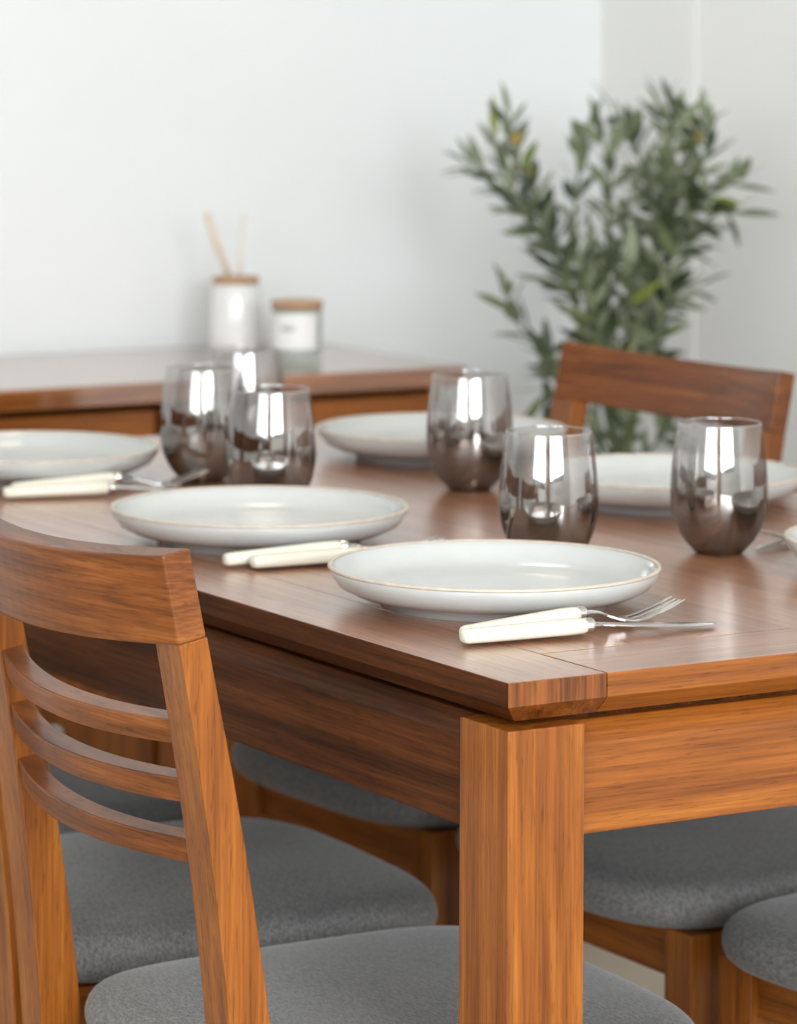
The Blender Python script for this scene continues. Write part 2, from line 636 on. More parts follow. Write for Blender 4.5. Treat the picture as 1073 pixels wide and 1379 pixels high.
# curtain beside the rear window: folded cloth with depth
bm = bmesh.new()
front, back = [], []
for i in range(61):
    t = i / 60
    x = -3.12 + 0.66 * t
    y = YR + 0.10 + 0.03 * math.sin(t * 2 * PI * 7)
    front.append((x, y))
    back.append((x, y - 0.008))
outl = front + back[::-1]
loft(bm, [[(x, y, z) for x, y in outl] for z in (0.03, 2.45)])
cur = obj('curtain', bm, M_CURTAIN, smooth=False)
tag(cur, 'beige folded curtain hanging beside the rear window', 'curtain')

# warm pendant cluster behind the camera (seen mirrored in the glasses)
pend = thing('pendant_lamp', 'black pendant lamp with four small warm bulbs, hung near the rear windows', 'lamp', (-2.75, -3.1, ZC))
obj('ceiling_rose', lathe(bmesh.new(), [(0, 0), (.06, 0), (.055, -.02), (.01, -.03), (0, -.03)], 24), M_DARK, pend, smooth=True)
for k, (dx, dy, dz) in enumerate(((-.14, .0, -.52), (-.03, .10, -.66), (.07, -.05, -.58), (.16, .06, -.74))):
    bm = bmesh.new()
    tube(bm, [(0, 0, -.02), (dx * .7, dy * .7, -.2), (dx, dy, dz + .05)], .004, 6)
    cd = obj('cord', bm, M_DARK, pend)
    bm = bmesh.new()
    lathe(bm, [(0, dz - .03), (.018, dz - .024), (.026, dz), (.02, dz + .022), (.01, dz + .05), (0, dz + .05)], 16, (dx, dy))
    obj('bulb', bm, M_BULB, cd, smooth=True)

# round ceiling lamp above the table
M_SHADE = emitter('warm_lamp_diffuser', (1.0, 0.86, 0.66), 9.0)
ceil_l = thing('ceiling_lamp', 'round warm ceiling lamp on a short rod above the dining table', 'lamp', (.28, .95, ZC))
obj('rod', lathe(bmesh.new(), [(0, 0), (.05, 0), (.048, -.015), (.008, -.02), (.008, -.55), (0, -.55)], 24), M_DARK, ceil_l, smooth=False)
obj('lamp_shade', lathe(bmesh.new(), [(.008, -.55), (.10, -.552), (.135, -.565), (.145, -.60), (.142, -.60), (.132, -.57), (.008, -.556)], 40), M_CERAMIC, ceil_l, smooth=True)
obj('diffuser', lathe(bmesh.new(), [(0, -.592), (.138, -.592), (.138, -.598), (0, -.600)], 40), M_SHADE, ceil_l)

# ------------------------------------------------------------------ dining table
TW, TL, ZT = 0.812, 1.47, 0.75
table = thing('dining_table', 'brown wooden dining table with thick square legs, laid with white plates and smoked glasses', 'table')
ZV, ZB, CH = 0.7325, 0.7192, 0.0138       # foot of the upright edge, underside, width of the undercut


def board(x0, x1, y0, y1, out, mats):
    """out: which of the four sides (x0,x1,y0,y1) are outside edges with an undercut"""
    g = 0.0004

    def ring(z, edge_in, joint_in):
        ins = [edge_in if o else joint_in for o in out]
        a, b, c, d = x0 + ins[0], x1 - ins[1], y0 + ins[2], y1 - ins[3]
        return [(a, c, z), (b, c, z), (b, d, z), (a, d, z)]
    bm = bmesh.new()
    rings = [ring(ZB, CH, g), ring(ZV, 0.0, g), ring(ZT - .0012, 0.0, g), ring(ZT - .0003, .0004, g + .0004), ring(ZT, .0013, g + .0009)]
    loft(bm, rings)
    bm.faces.ensure_lookup_table()
    bm.normal_update()
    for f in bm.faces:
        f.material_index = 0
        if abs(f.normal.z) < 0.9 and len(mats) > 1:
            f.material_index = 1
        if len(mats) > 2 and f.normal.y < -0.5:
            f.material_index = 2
    return obj('tabletop_board', bm, mats, table)


FB, EB = 0.085, 0.089
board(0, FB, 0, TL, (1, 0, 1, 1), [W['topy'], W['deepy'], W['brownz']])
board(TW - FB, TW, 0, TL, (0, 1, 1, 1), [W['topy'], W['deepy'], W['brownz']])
board(FB, TW - FB, 0, EB, (0, 0, 1, 0), [W['topx'], W['goldx']])
board(FB, TW - FB, TL - EB, TL, (0, 0, 0, 1), [W['topx'], W['goldx']])
board(FB, TW - FB, EB, TL - EB, (0, 0, 0, 0), [W['topy']])
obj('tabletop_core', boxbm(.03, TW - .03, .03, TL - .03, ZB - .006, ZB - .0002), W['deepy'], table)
LEGS = 0.066
for x0, y0 in ((0, 0), (TW - LEGS, 0), (0, TL - LEGS), (TW - LEGS, TL - LEGS)):
    obj('leg', boxbm(x0, x0 + LEGS, y0, y0 + LEGS, 0, .7152), W['goldz'], table, bevel=.0012)


def apron(p0, p1, inward, mat):
    """rail between legs; profile with a bevelled upper edge. p0,p1 on the outer face; inward = unit vector"""
    prof = [(0, .6327), (0, .6975), (.0135, .7135), (.028, .7135), (.028, .6327)]
    bm = bmesh.new()
    loft(bm, [[(p[0] + inward[0] * d, p[1] + inward[1] * d, z) for d, z in prof] for p in (p0, p1)])
    return obj('apron', bm, mat, table, bevel=.001)


IN = 0.0074
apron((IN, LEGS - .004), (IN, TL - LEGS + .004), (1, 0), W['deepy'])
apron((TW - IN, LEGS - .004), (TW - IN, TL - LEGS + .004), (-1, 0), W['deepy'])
apron((LEGS - .004, IN), (TW - LEGS + .004, IN), (0, 1), W['goldx'])
apron((LEGS - .004, TL - IN), (TW - LEGS + .004, TL - IN), (0, -1), W['goldx'])

# ------------------------------------------------------------------ dining chairs
A1, A2 = -0.137, -0.174


def lxr(z):
    return A1 * (z - .6) + A2 * (z - .6) ** 2


def lean(z):
    return math.atan(-(A1 + 2 * A2 * (z - .6)))


def post_t(z):
    return min(.0225 + .036 * (.78 - z), .040) if z < .78 else .0225


PO, PI_ = 0.203, 0.160           # outer and inner face of the rear posts
ZRB, ZRT = 0.7775, 0.842         # foot and head of the crest rail


def bent_rail(hw, bow, z_top, dep0, dep1, height, n=24):
    """curved rail in the tilted plane of the back; swept backwards in the middle"""
    zc = z_top
    Ln = lean(zc - height / 2)
    ux, uz = -math.sin(Ln), math.cos(Ln)         # up along the post
    fx, fz = math.cos(Ln), math.sin(Ln)          # forward across it
    rings = []
    for i in range(n + 1):
        y = -hw + 2 * hw * i / n
        b = -bow * (1 - (y / hw) ** 2)
        r = []
        for d, h in ((dep0, -height), (dep1, -height), (dep1, 0), (dep0, 0)):
            r.append((lxr(zc) + (b + d) * fx + h * ux, y, zc + (b + d) * fz + h * uz))
        rings.append(r)
    bm = bmesh.new()
    loft(bm, rings)
    return bm


def make_chair(label, loc, rz):
    t = thing('dining_chair', label, 'chair', loc, rz, 'dining chairs around the table')
    for s in (-1, 1):
        rings = []
        N = 22
        for i in range(N + 1):
            z = ZRB * i / N
            x0, x1 = lxr(z), lxr(z) + post_t(z)
            ya, yb = sorted((s * PI_, s * PO))
            zz0, zz1 = z, z
            if i == N:                            # top cut square to the lean
                zz0, zz1 = z, z + (x1 - x0) * math.tan(lean(z))
            rings.append([(x0, ya, zz0), (x1, ya, zz1), (x1, yb, zz1), (x0, yb, zz0)])
        bm = bmesh.new()
        loft(bm, rings)
        obj('back_post', bm, W['goldz'], t, bevel=.0012)
    obj('crest_rail', bent_rail(PO, .043, ZRT, 0, .0225, .0662), W['bent'], t, bevel=.0018)
    for z in (.7156, .6722, .6277):
        obj('back_slat', bent_rail(PI_ + .002, .027, z, .003, .0215, .0182), W['bent'], t, bevel=.0012)
    # seat frame
    ZF = .400
    for s in (-1, 1):
        y0, y1 = sorted((s * .155, s * .197))
        obj('front_leg', boxbm(.377, .417, y0, y1, 0, ZF), W['goldz'], t, bevel=.0015)
        bm = bmesh.new()
        a0, a1 = sorted((s * .178, s * .158))
        c0, c1 = sorted((s * .190, s * .170))
        rings = []
        for x, q0, q1 in ((.050, a0, a1), (.380, c0, c1)):
            rings.append([(x, q0, .352), (x, q1, .352), (x, q1, ZF), (x, q0, ZF)])
        loft(bm, rings)
        obj('side_apron', bm, W['goldx'], t, bevel=.001)
    obj('front_apron', boxbm(.389, .408, -.157, .157, .352, ZF), W['goldy'], t, bevel=.001)
    obj('rear_apron', boxbm(.030, .050, -.161, .161, .352, ZF), W['goldy'], t, bevel=.001)
    # upholstered seat: rounded outline, domed top
    NA = 64

    def outline(a):
        c, s = math.cos(a), math.sin(a)
        e = 0.34 if c < 0 else 0.40
        u = math.copysign(abs(c) ** e, c)
        v = math.copysign(abs(s) ** e, s)
        x = .248 + .206 * u
        hw = .191 + .018 * (u + 1) / 2
        if u > 0:
            x += .012 * (1 - v * v) * u
        return x, hw * v
    prof = [(.00, .398), (.90, .398), (.965, .402), (.992, .412), (.998, .421), (.985, .432), (.955, .440), (.90, .4455), (.78, .4495), (.55, .4535), (.28, .4555), (.0, .4560)]
    bm = bmesh.new()
    prev = None
    for k, (r, z) in enumerate(prof):
        if r == 0:
            cur = [bm.verts.new((.248, 0, z))]
        else:
            cur = []
            for i in range(NA):
                x, y = outline(2 * PI * (i + .5) / NA)
                cur.append(bm.verts.new((.248 + (x - .248) * r, y * r, z)))
        if prev:
            for i in range(NA):
                j = (i + 1) % NA
                if len(prev) == 1:
                    bm.faces.new((prev[0], cur[j], cur[i]))
                elif len(cur) == 1:
                    bm.faces.new((prev[i], prev[j], cur[0]))
                else:
                    bm.faces.new((prev[i], prev[j], cur[j], cur[i]))
        prev = cur
    obj('seat_cushion', bm, M_FABRIC, t, smooth=True, subsurf=1)
    return t


PHI = -0.040
chair0 = make_chair('nearest dining chair, slatted back and crest rail in full view at the table corner', (-.169, .3137, 0), PHI)
copy_tree(chair0, (-.130, .778, 0), -.055, 'grey-seated chair second along the left side, seen through the back of the nearest chair')
copy_tree(chair0, (-.150, 1.195, 0), 0.0, 'grey-seated chair third along the left side, almost hidden behind the two nearer ones')
copy_tree(chair0, (.921, 1.150, 0), PI + .03, 'dining chair whose crest rail stands in front of the olive tree')
copy_tree(chair0, (.918, .6745, 0), PI, 'far-side dining chair, its grey seat under the table right of the near table leg')
copy_tree(chair0, (.925, .270, 0), PI + .115, 'far-side dining chair nearest the viewer, grey seat cut by the lower right edge')

# ------------------------------------------------------------------ plates
PLATE = [(0, .0035), (.088, .0035), (.0885, 0), (.0925, 0), (.0935, .0070), (.1005, .0074), (.1155, .0104), (.1265, .0158), (.1325, .0235), (.1348, .0302),
         (.1340, .0318), (.1318, .0310), (.1300, .0255), (.1235, .0165), (.1140, .0115), (.098, .0092), (.06, .0083), (0, .0080)]


def make_plate(label, x, y):
    t = thing('dinner_plate', label, 'plate', (x, y, ZT + .0002), 0, 'white dinner plates on the table')
    obj('plate_body', lathe(bmesh.new(), PLATE, 96), M_GLAZE, t, smooth=True)
    bm = bmesh.new()
    ring = [(.1346, .0298), (.1353, .0308), (.1349, .0321), (.1336, .0326), (.1322, .0321), (.1316, .0310), (.1328, .0314), (.1340, .0312)]
    n = 96
    vs = [[bm.verts.new((r * math.cos(2 * PI * i / n), r * math.sin(2 * PI * i / n), z)) for r, z in ring] for i in range(n)]
    for i in range(n):
        a, b = vs[i], vs[(i + 1) % n]
        for k in range(len(ring)):
            l = (k + 1) % len(ring)
            bm.faces.new((a[k], a[l], b[l], b[k]))
    rim = obj('rim', bm, M_RIM, t, smooth=True)
    rim['label'] = 'unglazed beige rim line'
    return t


plate0 = make_plate('white dinner plate nearest the table corner, fork and knife lying in front of it', .178, .301)
for (x, y, lb) in ((.178, .699, 'white dinner plate just behind the crest rail of the nearest chair'),
                   (.182, 1.203, 'white dinner plate cut by the left edge, farthest along the near side'),
                   (.648, 1.152, 'white dinner plate on the far side, left of the middle smoked glass'),
                   (.648, .728, 'white dinner plate on the far side, behind the two right-hand smoked glasses'),
                   (.596, .244, 'white dinner plate at the right edge, only its rim peeking into view')):
    copy_tree(plate0, (x, y, ZT + .0002), random.uniform(0, 6), lb)

# ------------------------------------------------------------------ smoked tumblers
GO = [(0, .0012), (.016, .0008), (.0205, 0), (.0222, .0015), (.0262, .0060), (.0318, .0125), (.0368, .0210), (.0408, .0315), (.0430, .0430), (.0437, .0540),
      (.0433, .0660), (.0421, .0800), (.0403, .0950), (.0388, .1060), (.0376, .1148), (.0373, .1160)]
GI = [(.0369, .1165), (.0364, .1160), (.0366, .1148), (.0377, .1060), (.0391, .0950), (.0409, .0800), (.0420, .0660), (.0424, .0540), (.0416, .0430), (.0393, .0315),
      (.0352, .0215), (.0295, .0140), (.0215, .0090), (.010, .0072), (0, .0070)]


def make_glass(label, x, y):
    bm = lathe(bmesh.new(), GO + GI, 64, mat_from=len(GO) + 1)
    for f in bm.faces:
        if f.calc_center_median().z > .1149:
            f.material_index = 2
    o = obj('stemless_glass', bm, [M_SMOKE, M_SMOKE_IN, M_GLASS_RIM], smooth=True)
    o.location = (x, y, ZT + .0003)
    return tag(o, label, 'glass', 'smoked stemless glasses on the table')


glass0 = make_glass('smoked stemless glass directly behind the nearest plate, base hidden by it', .331, .455)
for (x, y, lb) in ((.500, .437, 'smoked stemless glass farthest right, beside a dark knife tip'),
                   (.530, .905, 'smoked stemless glass in the middle, in front of the far white plate'),
                   (.285, .873, 'smoked stemless glass, front of the cluster of three, behind the left white plate'),
                   (.325, 1.090, 'smoked stemless glass leftmost in the cluster of three, fork tips before it'),
                   (.458, 1.247, 'smoked stemless glass rearmost in the cluster of three, in front of the reed diffuser')):
    o = glass0.copy()
    C.objects.link(o)
    o.location = (x, y, ZT + .0003)
    o.rotation_euler = (0, 0, random.uniform(0, 6))
    o['label'] = lb


# ------------------------------------------------------------------ cutlery (local +x towards the tip)
def superloft(bm, secs, n=16, e=0.75):
    """secs: (x, half width y, half height z, centre y, centre z)"""
    rings = []
    for x, hy, hz, cy, cz in secs:
        r = []
        for k in range(n):
            a = 2 * PI * (k + .5) / n
            c, s = math.cos(a), math.sin(a)
            r.append((x, cy + hy * math.copysign(abs(c) ** e, c), cz + hz * math.copysign(abs(s) ** e, s)))
        rings.append(r)
    loft(bm, rings)
    return bm


def handle_secs(L, z0, z1, w0=.0078, w1=.0088, h0=.0055, h1=.0066):
    out = []
    for t, ws, hs in ((0, .62, .62), (.012, .86, .88), (.04, 1, 1), (.25, 1.02, 1.02), (.55, 1, 1), (.85, .95, .97), (.97, .86, .9), (1, .72, .78)):
        out.append((t * L, (w0 + (w1 - w0) * t) * ws, (h0 + (h1 - h0) * t) * hs, 0, z0 + (z1 - z0) * t))
    return out


def make_knife(label, loc, rz):
    t = thing('table_knife', label, 'knife', loc, rz, 'cream-handled table knives')
    obj('handle', superloft(bmesh.new(), handle_secs(.105, .0062, .0078)), M_HANDLE, t, smooth=True)
    bm = bmesh.new()
    superloft(bm, [(.1035, .0052, .0050, 0, .0078), (.105, .0064, .0062, 0, .0078), (.108, .0060, .0058, 0, .0078), (.109, .0066, .0062, 0, .0078), (.1115, .0060, .0055, 0, .0077), (.1125, .0030, .0026, 0, .0077)], e=1)
    f = obj('ferrule', bm, M_STEEL, t, smooth=True)
    f['label'] = 'polished steel collar'
    bm = bmesh.new()
    rings = []
    for x, yb, yf, th, zc in ((.1115, -.0026, .0026, .0022, .0077), (.120, -.0030, .0032, .0016, .0075), (.128, -.0055, .0050, .0012, .0070), (.145, -.0080, .0062, .0010, .0058),
                              (.170, -.0088, .0066, .0009, .0042), (.195, -.0082, .0068, .0008, .0027), (.210, -.0058, .0068, .0007, .0020), (.219, -.0020, .0066, .0006, .0015), (.223, .0040, .0062, .0004, .0013)):
        rings.append([(x, yb, zc - th * .3), (x, (yb + yf) / 2, zc - th), (x, yf, zc - th), (x, yf, zc + th), (x, (yb + yf) / 2, zc + th), (x, yb, zc + th * .3)])
    loft(bm, rings)
    b = obj('blade', bm, M_STEEL, t, bevel=.0003)
    b['label'] = 'polished steel blade'
    return t


def make_fork(label, loc, rz):
    t = thing('table_fork', label, 'fork', loc, rz, 'cream-handled table forks')
    obj('handle', superloft(bmesh.new(), handle_secs(.107, .0062, .0120)), M_HANDLE, t, smooth=True)
    bm = bmesh.new()
    superloft(bm, [(.1055, .0050, .0048, 0, .0120), (.107, .0062, .0060, 0, .0121), (.110, .0058, .0056, 0, .0122), (.111, .0064, .0060, 0, .0123), (.1135, .0058, .0052, 0, .0124), (.1145, .0028, .0024, 0, .0124)], e=1)
    f = obj('ferrule', bm, M_STEEL, t, smooth=True)
    f['label'] = 'polished steel collar'
    bm = bmesh.new()
    secs = [(.1135, .0022, .0016, .0124), (.120, .0021, .0014, .0128), (.127, .0022, .0012, .0116), (.134, .0034, .0011, .0086), (.140, .0066, .0010, .0060), (.146, .0098, .0010, .0038), (.153, .0112, .0009, .0024), (.160, .0114, .0009, .0026)]
    rings = []
    for x, hw, th, z in secs:
        d = .0016 * (hw / .0114) ** 2
        rings.append([(x, -hw, z - th + d), (x, 0, z - th), (x, hw, z - th + d), (x, hw, z + th + d), (x, 0, z + th), (x, -hw, z + th + d)])
    loft(bm, rings)
    n = obj('neck', bm, M_STEEL, t, smooth=False, bevel=.0004)
    n['label'] = 'polished steel fork head'
    for k in range(4):
        y = (k - 1.5) * .0060
        rings = []
        for i, (x, z) in enumerate(((.1585, .0025), (.169, .0042), (.180, .0070), (.192, .0105), (.200, .0134), (.205, .0152))):
            hw = (.00195, .0019, .0018, .0016, .0012, .0007)[i]
            th = (.0010, .0010, .0009, .0008, .0006, .0004)[i]
            d = .0016 * (y / .0114) ** 2
            yy = y * (1 - .04 * i / 5)
            rings.append([(x, yy - hw, z - th + d), (x, yy + hw, z - th + d), (x, yy + hw, z + th + d), (x, yy - hw, z + th + d)])
        bm = bmesh.new()
        loft(bm, rings)
        obj('tine', bm, M_STEEL, n, bevel=.0003)
    return t


ZK = ZT + .0012
knife0 = make_knife('cream-handled knife lying in front of the nearest plate, blade pointing right', (.050, .1440, ZK), -.105)
fork0 = make_fork('cream-handled fork lying between the nearest plate and its knife, tines raised', (.058, .1560, ZK), .035)
copy_tree(knife0, (.088, .548, ZK), -.10, 'cream-handled knife between the two near plates, its blade hidden behind the nearest plate')
copy_tree(fork0, (.073, .570, ZK), -.15, 'cream-handled fork between the two near plates, only handle and tine tips in view')
copy_tree(knife0, (.088, 1.058, ZK), -.25, 'cream-handled knife at the left edge, beside the plate cut by the photo edge')
copy_tree(fork0, (.108, 1.082, ZK), -.13, 'cream-handled fork at the left edge, tines raised in front of the leftmost glass')
copy_tree(knife0, (.757, .450, ZK), PI + .075, 'knife at the right edge, dark blade tip pointing at the rightmost glass')
copy_tree(fork0, (.750, .476, ZK), PI + .16, 'fork at the right edge, dark tines next to the rightmost glass')

# ------------------------------------------------------------------ sideboard
SX0, SX1, SY0, SY1 = -.42, 1.2, 1.99, 2.42
side = thing('sideboard', 'long brown wooden sideboard with drawers against the white wall', 'sideboard', ((SX0 + SX1) / 2, (SY0 + SY1) / 2, 0))
off = Vector(side.location)


def sb(name, x0, x1, y0, y1, z0, z1, mat, parent=None, bevel=.0015):
    o = obj(name, boxbm(x0 - off.x, x1 - off.x, y0 - off.y, y1 - off.y, z0, z1), mat, parent or side, bevel=bevel)
    return o


sb('top', SX0, SX1, SY0, SY1, .722, .75, W['sidetop'], bevel=.003)
sb('side_panel', SX0 + .02, SX0 + .042, SY0 + .03, SY1, .0, .7215, W['goldz'])
sb('side_panel', SX1 - .042, SX1 - .02, SY0 + .03, SY1, .0, .7215, W['goldz'])
sb('back_panel', SX0 + .042, SX1 - .042, SY1 - .012, SY1, .06, .7215, W['deepx'])
sb('bottom_panel', SX0 + .042, SX1 - .042, SY0 + .035, SY1 - .012, .06, .08, W['deepx'])
sb('plinth', SX0 + .042, SX1 - .042, SY0 + .06, SY0 + .08, .0, .06, W['deepx'])
sb('divider_rail', SX0 + .042, SX1 - .042, SY0 + .035, SY1 - .012, .505, .523, W['goldx'])
EDG = [SX0 + .043, .165, .742, SX1 - .043]


def knob(parent, x, z):
    bm = bmesh.new()
    lathe(bm, [(0, 0), (.0055, 0), (.0055, .011), (.013, .015), (.0145, .021), (.011, .026), (0, .0275)], 20)
    bmesh.ops.rotate(bm, verts=bm.verts, cent=(0, 0, 0), matrix=Matrix.Rotation(PI / 2, 3, 'X'))
    bmesh.ops.translate(bm, verts=bm.verts, vec=(x - off.x, SY0 + .0175 - off.y, z))
    k = obj('knob', bm, M_KNOB, parent, smooth=True)
    k['label'] = 'round nickel knob'


for i in range(3):
    a, b = EDG[i] + .004, EDG[i + 1] - .004
    d = sb('drawer', a, b, SY0 + .018, SY0 + .036, .530, .712, W['goldx'])
    knob(d, (a + b) / 2, .617)
    mid = (a + b) / 2
    for (p, q, kx) in ((a, mid - .002, mid - .035), (mid + .002, b, mid + .035)):
        if i == 1:
            kx = {0: q - .13, 1: p + .13}[0 if p == a else 1]
        d = sb('door', p, q, SY0 + .018, SY0 + .036, .085, .498, W['goldz'])
        knob(d, kx, .31)

# reed diffuser
dif = thing('reed_diffuser', 'white ceramic reed diffuser with wooden collar and two reeds on the sideboard', 'diffuser', (1.012, 2.30, .7502))
obj('bottle', lathe(bmesh.new(), [(0, 0), (.036, 0), (.0385, .003), (.038, .03), (.0355, .07), (.0325, .094), (.031, .097), (0, .097)], 40), M_CERAMIC, dif, smooth=True)
obj('collar', lathe(bmesh.new(), [(0, .0972), (.0320, .0972), (.0328, .0985), (.0328, .1055), (.0318, .1072), (0, .1072)], 40), M_LID, dif, smooth=True, bevel=.0005)
bm = bmesh.new()
tube(bm, [(-.010, 0, .1075), (-.026, .006, .150), (-.041, .012, .196)], [.0045, .0045, .0045], 10)
obj('reed', bm, M_REED, dif, smooth=True)
bm = bmesh.new()
tube(bm, [(.008, .004, .1075), (.015, .012, .150), (.024, .020, .193)], [.0036, .0036, .0036], 10)
rr = obj('reed', bm, M_REED2, dif, smooth=True)
rr['label'] = 'bleached pale reed'

# candle jar
can = thing('candle_jar', 'glass candle jar with wooden lid and white label, right of the reed diffuser', 'candle', (1.035, 2.165, .7502))
obj('jar', lathe(bmesh.new(), [(0, 0), (.031, 0), (.0335, .002), (.0342, .006), (.0342, .072), (.0322, .072), (.0322, .013), (.030, .011), (0, .011)], 48), M_JAR, can, smooth=True)
obj('wax', lathe(bmesh.new(), [(0, .0135), (.0310, .0135), (.0318, .015), (.0321, .068), (.030, .0700), (0, .0700)], 40), M_WAX, can, smooth=True)
obj('lid', lathe(bmesh.new(), [(0, .0723), (.0350, .0723), (.0358, .0735), (.0358, .0808), (.0348, .0822), (0, .0822)], 48), M_LID, can, smooth=True)


def wrap(name, a0, a1, z0, z1, r0, r1, mat, parent, n=20):
    bm = bmesh.new()
    rings = []
    for i in range(n + 1):
        a = a0 + (a1 - a0) * i / n
        rings.append([(r * math.cos(a), r * math.sin(a), z) for r, z in ((r0, z0), (r1, z0), (r1, z1), (r0, z1))])
    loft(bm, rings)
    return obj(name, bm, mat, parent)


# facing the room: straight towards the viewer is about -120 degrees
lab = wrap('paper_label', math.radians(-200), math.radians(-68), .017, .066, .0344, .0347, M_LABEL, can)
bm = bmesh.new()


def arc_strip(bm, a0, a1, zf, half, r0, r1, n=10):
    rings = []
    for i in range(n + 1):
        a = math.radians(a0 + (a1 - a0) * i / n)
        z = zf(i / n)
        rings.append([(r * math.cos(a), r * math.sin(a), zz) for r, zz in ((r0, z - half), (r1, z - half), (r1, z + half), (r0, z + half))])
    loft(bm, rings)


arc_strip(bm, -158, -124, lambda t: .0455 - .0035 * math.sin(PI * t), .0005, .03472, .0350)
arc_strip(bm, -158, -124, lambda t: .0455 + .0035 * math.sin(PI * t), .0005, .03472, .0350)
for j in range(5):
    arc_strip(bm, -154 + j * 5.4, -150.4 + j * 5.4, lambda t: .0455, .0012, .03472, .0350, 3)
pr = obj('label_print', bm, M_INK, lab)
pr['label'] = 'small grey oval print'

# ------------------------------------------------------------------ olive tree
STEMS = [
    [[1.452, 1.988, 0.566], [1.392, 1.966, 0.756], [1.352, 1.99, 0.879], [1.323, 2.007, 0.96], [1.3, 2.02, 1.022], [1.29, 2.026, 1.082]],
    [[1.352, 1.99, 0.879], [1.309, 1.98, 0.929], [1.263, 1.984, 0.981], [1.217, 2.012, 1.021]],
    [[1.35, 2.014, 0.913], [1.335, 2.058, 0.952], [1.316, 2.093, 1.02], [1.317, 2.103, 1.05]],
    [[1.452, 1.988, 0.566], [1.424, 2.005, 0.762], [1.411, 2.036, 0.884], [1.413, 2.046, 0.967], [1.433, 2.058, 1.033], [1.439, 2.054, 1.06]],
    [[1.454, 1.987, 0.566], [1.439, 1.996, 0.783], [1.418, 1.973, 0.908], [1.41, 1.955, 1.002], [1.401, 1.96, 1.048]],
    [[1.439, 1.996, 0.834], [1.425, 1.946, 0.92], [1.425, 1.923, 0.98]],
    [[1.458, 1.985, 0.566], [1.45, 1.931, 0.757], [1.455, 1.905, 0.901], [1.466, 1.887, 0.993], [1.487, 1.874, 1.055], [1.462, 1.892, 1.105]],
    [[1.455, 1.905, 0.901], [1.463, 1.865, 0.979], [1.481, 1.831, 1.036], [1.479, 1.832, 1.085]],
    [[1.463, 1.9, 0.942], [1.481, 1.855, 0.959], [1.497, 1.822, 0.988], [1.523, 1.806, 1.008]],
    [[1.45, 1.908, 0.871], [1.472, 1.86, 0.919], [1.492, 1.825, 0.955], [1.513, 1.812, 0.958]],
    [[1.482, 1.936, 0.909], [1.483, 1.97, 0.984], [1.476, 1.997, 1.05], [1.464, 2.016, 1.083]],
    [[1.47, 1.919, 0.91], [1.417, 1.835, 1.007], [1.425, 1.83, 1.057], [1.412, 1.837, 1.097]],
    [[1.443, 1.994, 0.628], [1.361, 1.984, 0.72], [1.311, 1.991, 0.776], [1.279, 1.998, 0.814], [1.272, 2.002, 0.84]],
    [[1.42, 2.007, 0.648], [1.316, 1.953, 0.735], [1.31, 1.956, 0.771]],
    [[1.389, 2.026, 0.71], [1.362, 2.042, 0.731], [1.363, 2.042, 0.694]],
    [[1.465, 1.981, 0.628], [1.462, 1.924, 0.787], [1.472, 1.895, 0.83], [1.501, 1.877, 0.853]],
    [[1.436, 1.939, 0.675], [1.432, 1.86, 0.814], [1.443, 1.854, 0.895], [1.469, 1.838, 0.915]],
    [[1.419, 1.95, 0.634], [1.355, 1.929, 0.791], [1.336, 1.941, 0.842], [1.313, 1.955, 0.857]],
    [[1.48, 2.03, 0.622], [1.473, 2.069, 0.796], [1.464, 2.074, 0.88]],
    [[1.399, 1.903, 0.64], [1.375, 1.86, 0.806], [1.377, 1.858, 0.886]],
    [[1.428, 1.944, 0.613], [1.503, 2.016, 0.758], [1.52, 2.029, 0.84], [1.512, 2.034, 0.902]],
    [[1.398, 1.904, 0.62], [1.349, 1.875, 0.746], [1.325, 1.866, 0.828], [1.307, 1.877, 0.897]],
    [[1.426, 1.945, 0.552], [1.378, 1.916, 0.62], [1.332, 1.885, 0.666], [1.328, 1.888, 0.686]],
    [[1.43, 1.943, 0.552], [1.421, 1.89, 0.62], [1.426, 1.853, 0.654], [1.427, 1.829, 0.671]],
    [[1.428, 1.944, 0.552], [1.373, 1.861, 0.636], [1.364, 1.843, 0.698], [1.368, 1.84, 0.748]],
]
# where leaves begin along each stem (share of its length) and how close they sit
LEAFY = [(.50, 1.0), (.1, 1.0), (.1, 1.0), (.55, .7), (.40, .8), (.2, .9), (.48, 1.25), (.1, 1.3), (.1, 1.1), (.2, 1.0), (.0, 1.3), (.15, 1.3), (.45, .75), (.4, .8), (.2, .8),
         (.35, 1.2), (.2, 1.3), (.3, 1.1), (.25, 1.5), (.25, 1.5), (.3, 1.4), (.35, 1.2), (.3, 1.0), (.3, 1.0), (.2, 1.2)]
BASE = Vector((1.455, 1.99, 0))
tree = thing('olive_tree', 'slender potted olive tree with narrow grey-green leaves in the corner', 'plant', BASE)
obj('pot', lathe(bmesh.new(), [(0, 0), (.085, 0), (.095, .008), (.118, .22), (.122, .235), (.118, .24), (.108, .236), (.100, .20), (0, .20)], 48), M_POT, tree, smooth=True)
obj('soil', lathe(bmesh.new(), [(0, .200), (.099, .201), (.100, .215), (.06, .222), (0, .226)], 32), M_SOIL, tree, smooth=True)


def cat(pts, per=6):
    P = [Vector(p) for p in pts]
    P = [P[0] * 2 - P[1]] + P + [P[-1] * 2 - P[-2]]
    out = []
    for i in range(1, len(P) - 2):
        p0, p1, p2, p3 = P[i - 1:i + 3]
        for k in range(per):
            t = k / per
            out.append(0.5 * ((2 * p1) + (p2 - p0) * t + (2 * p0 - 5 * p1 + 4 * p2 - p3) * t * t + (3 * p1 - p0 - 3 * p2 + p3) * t ** 3))
    out.append(P[-2])
    return out


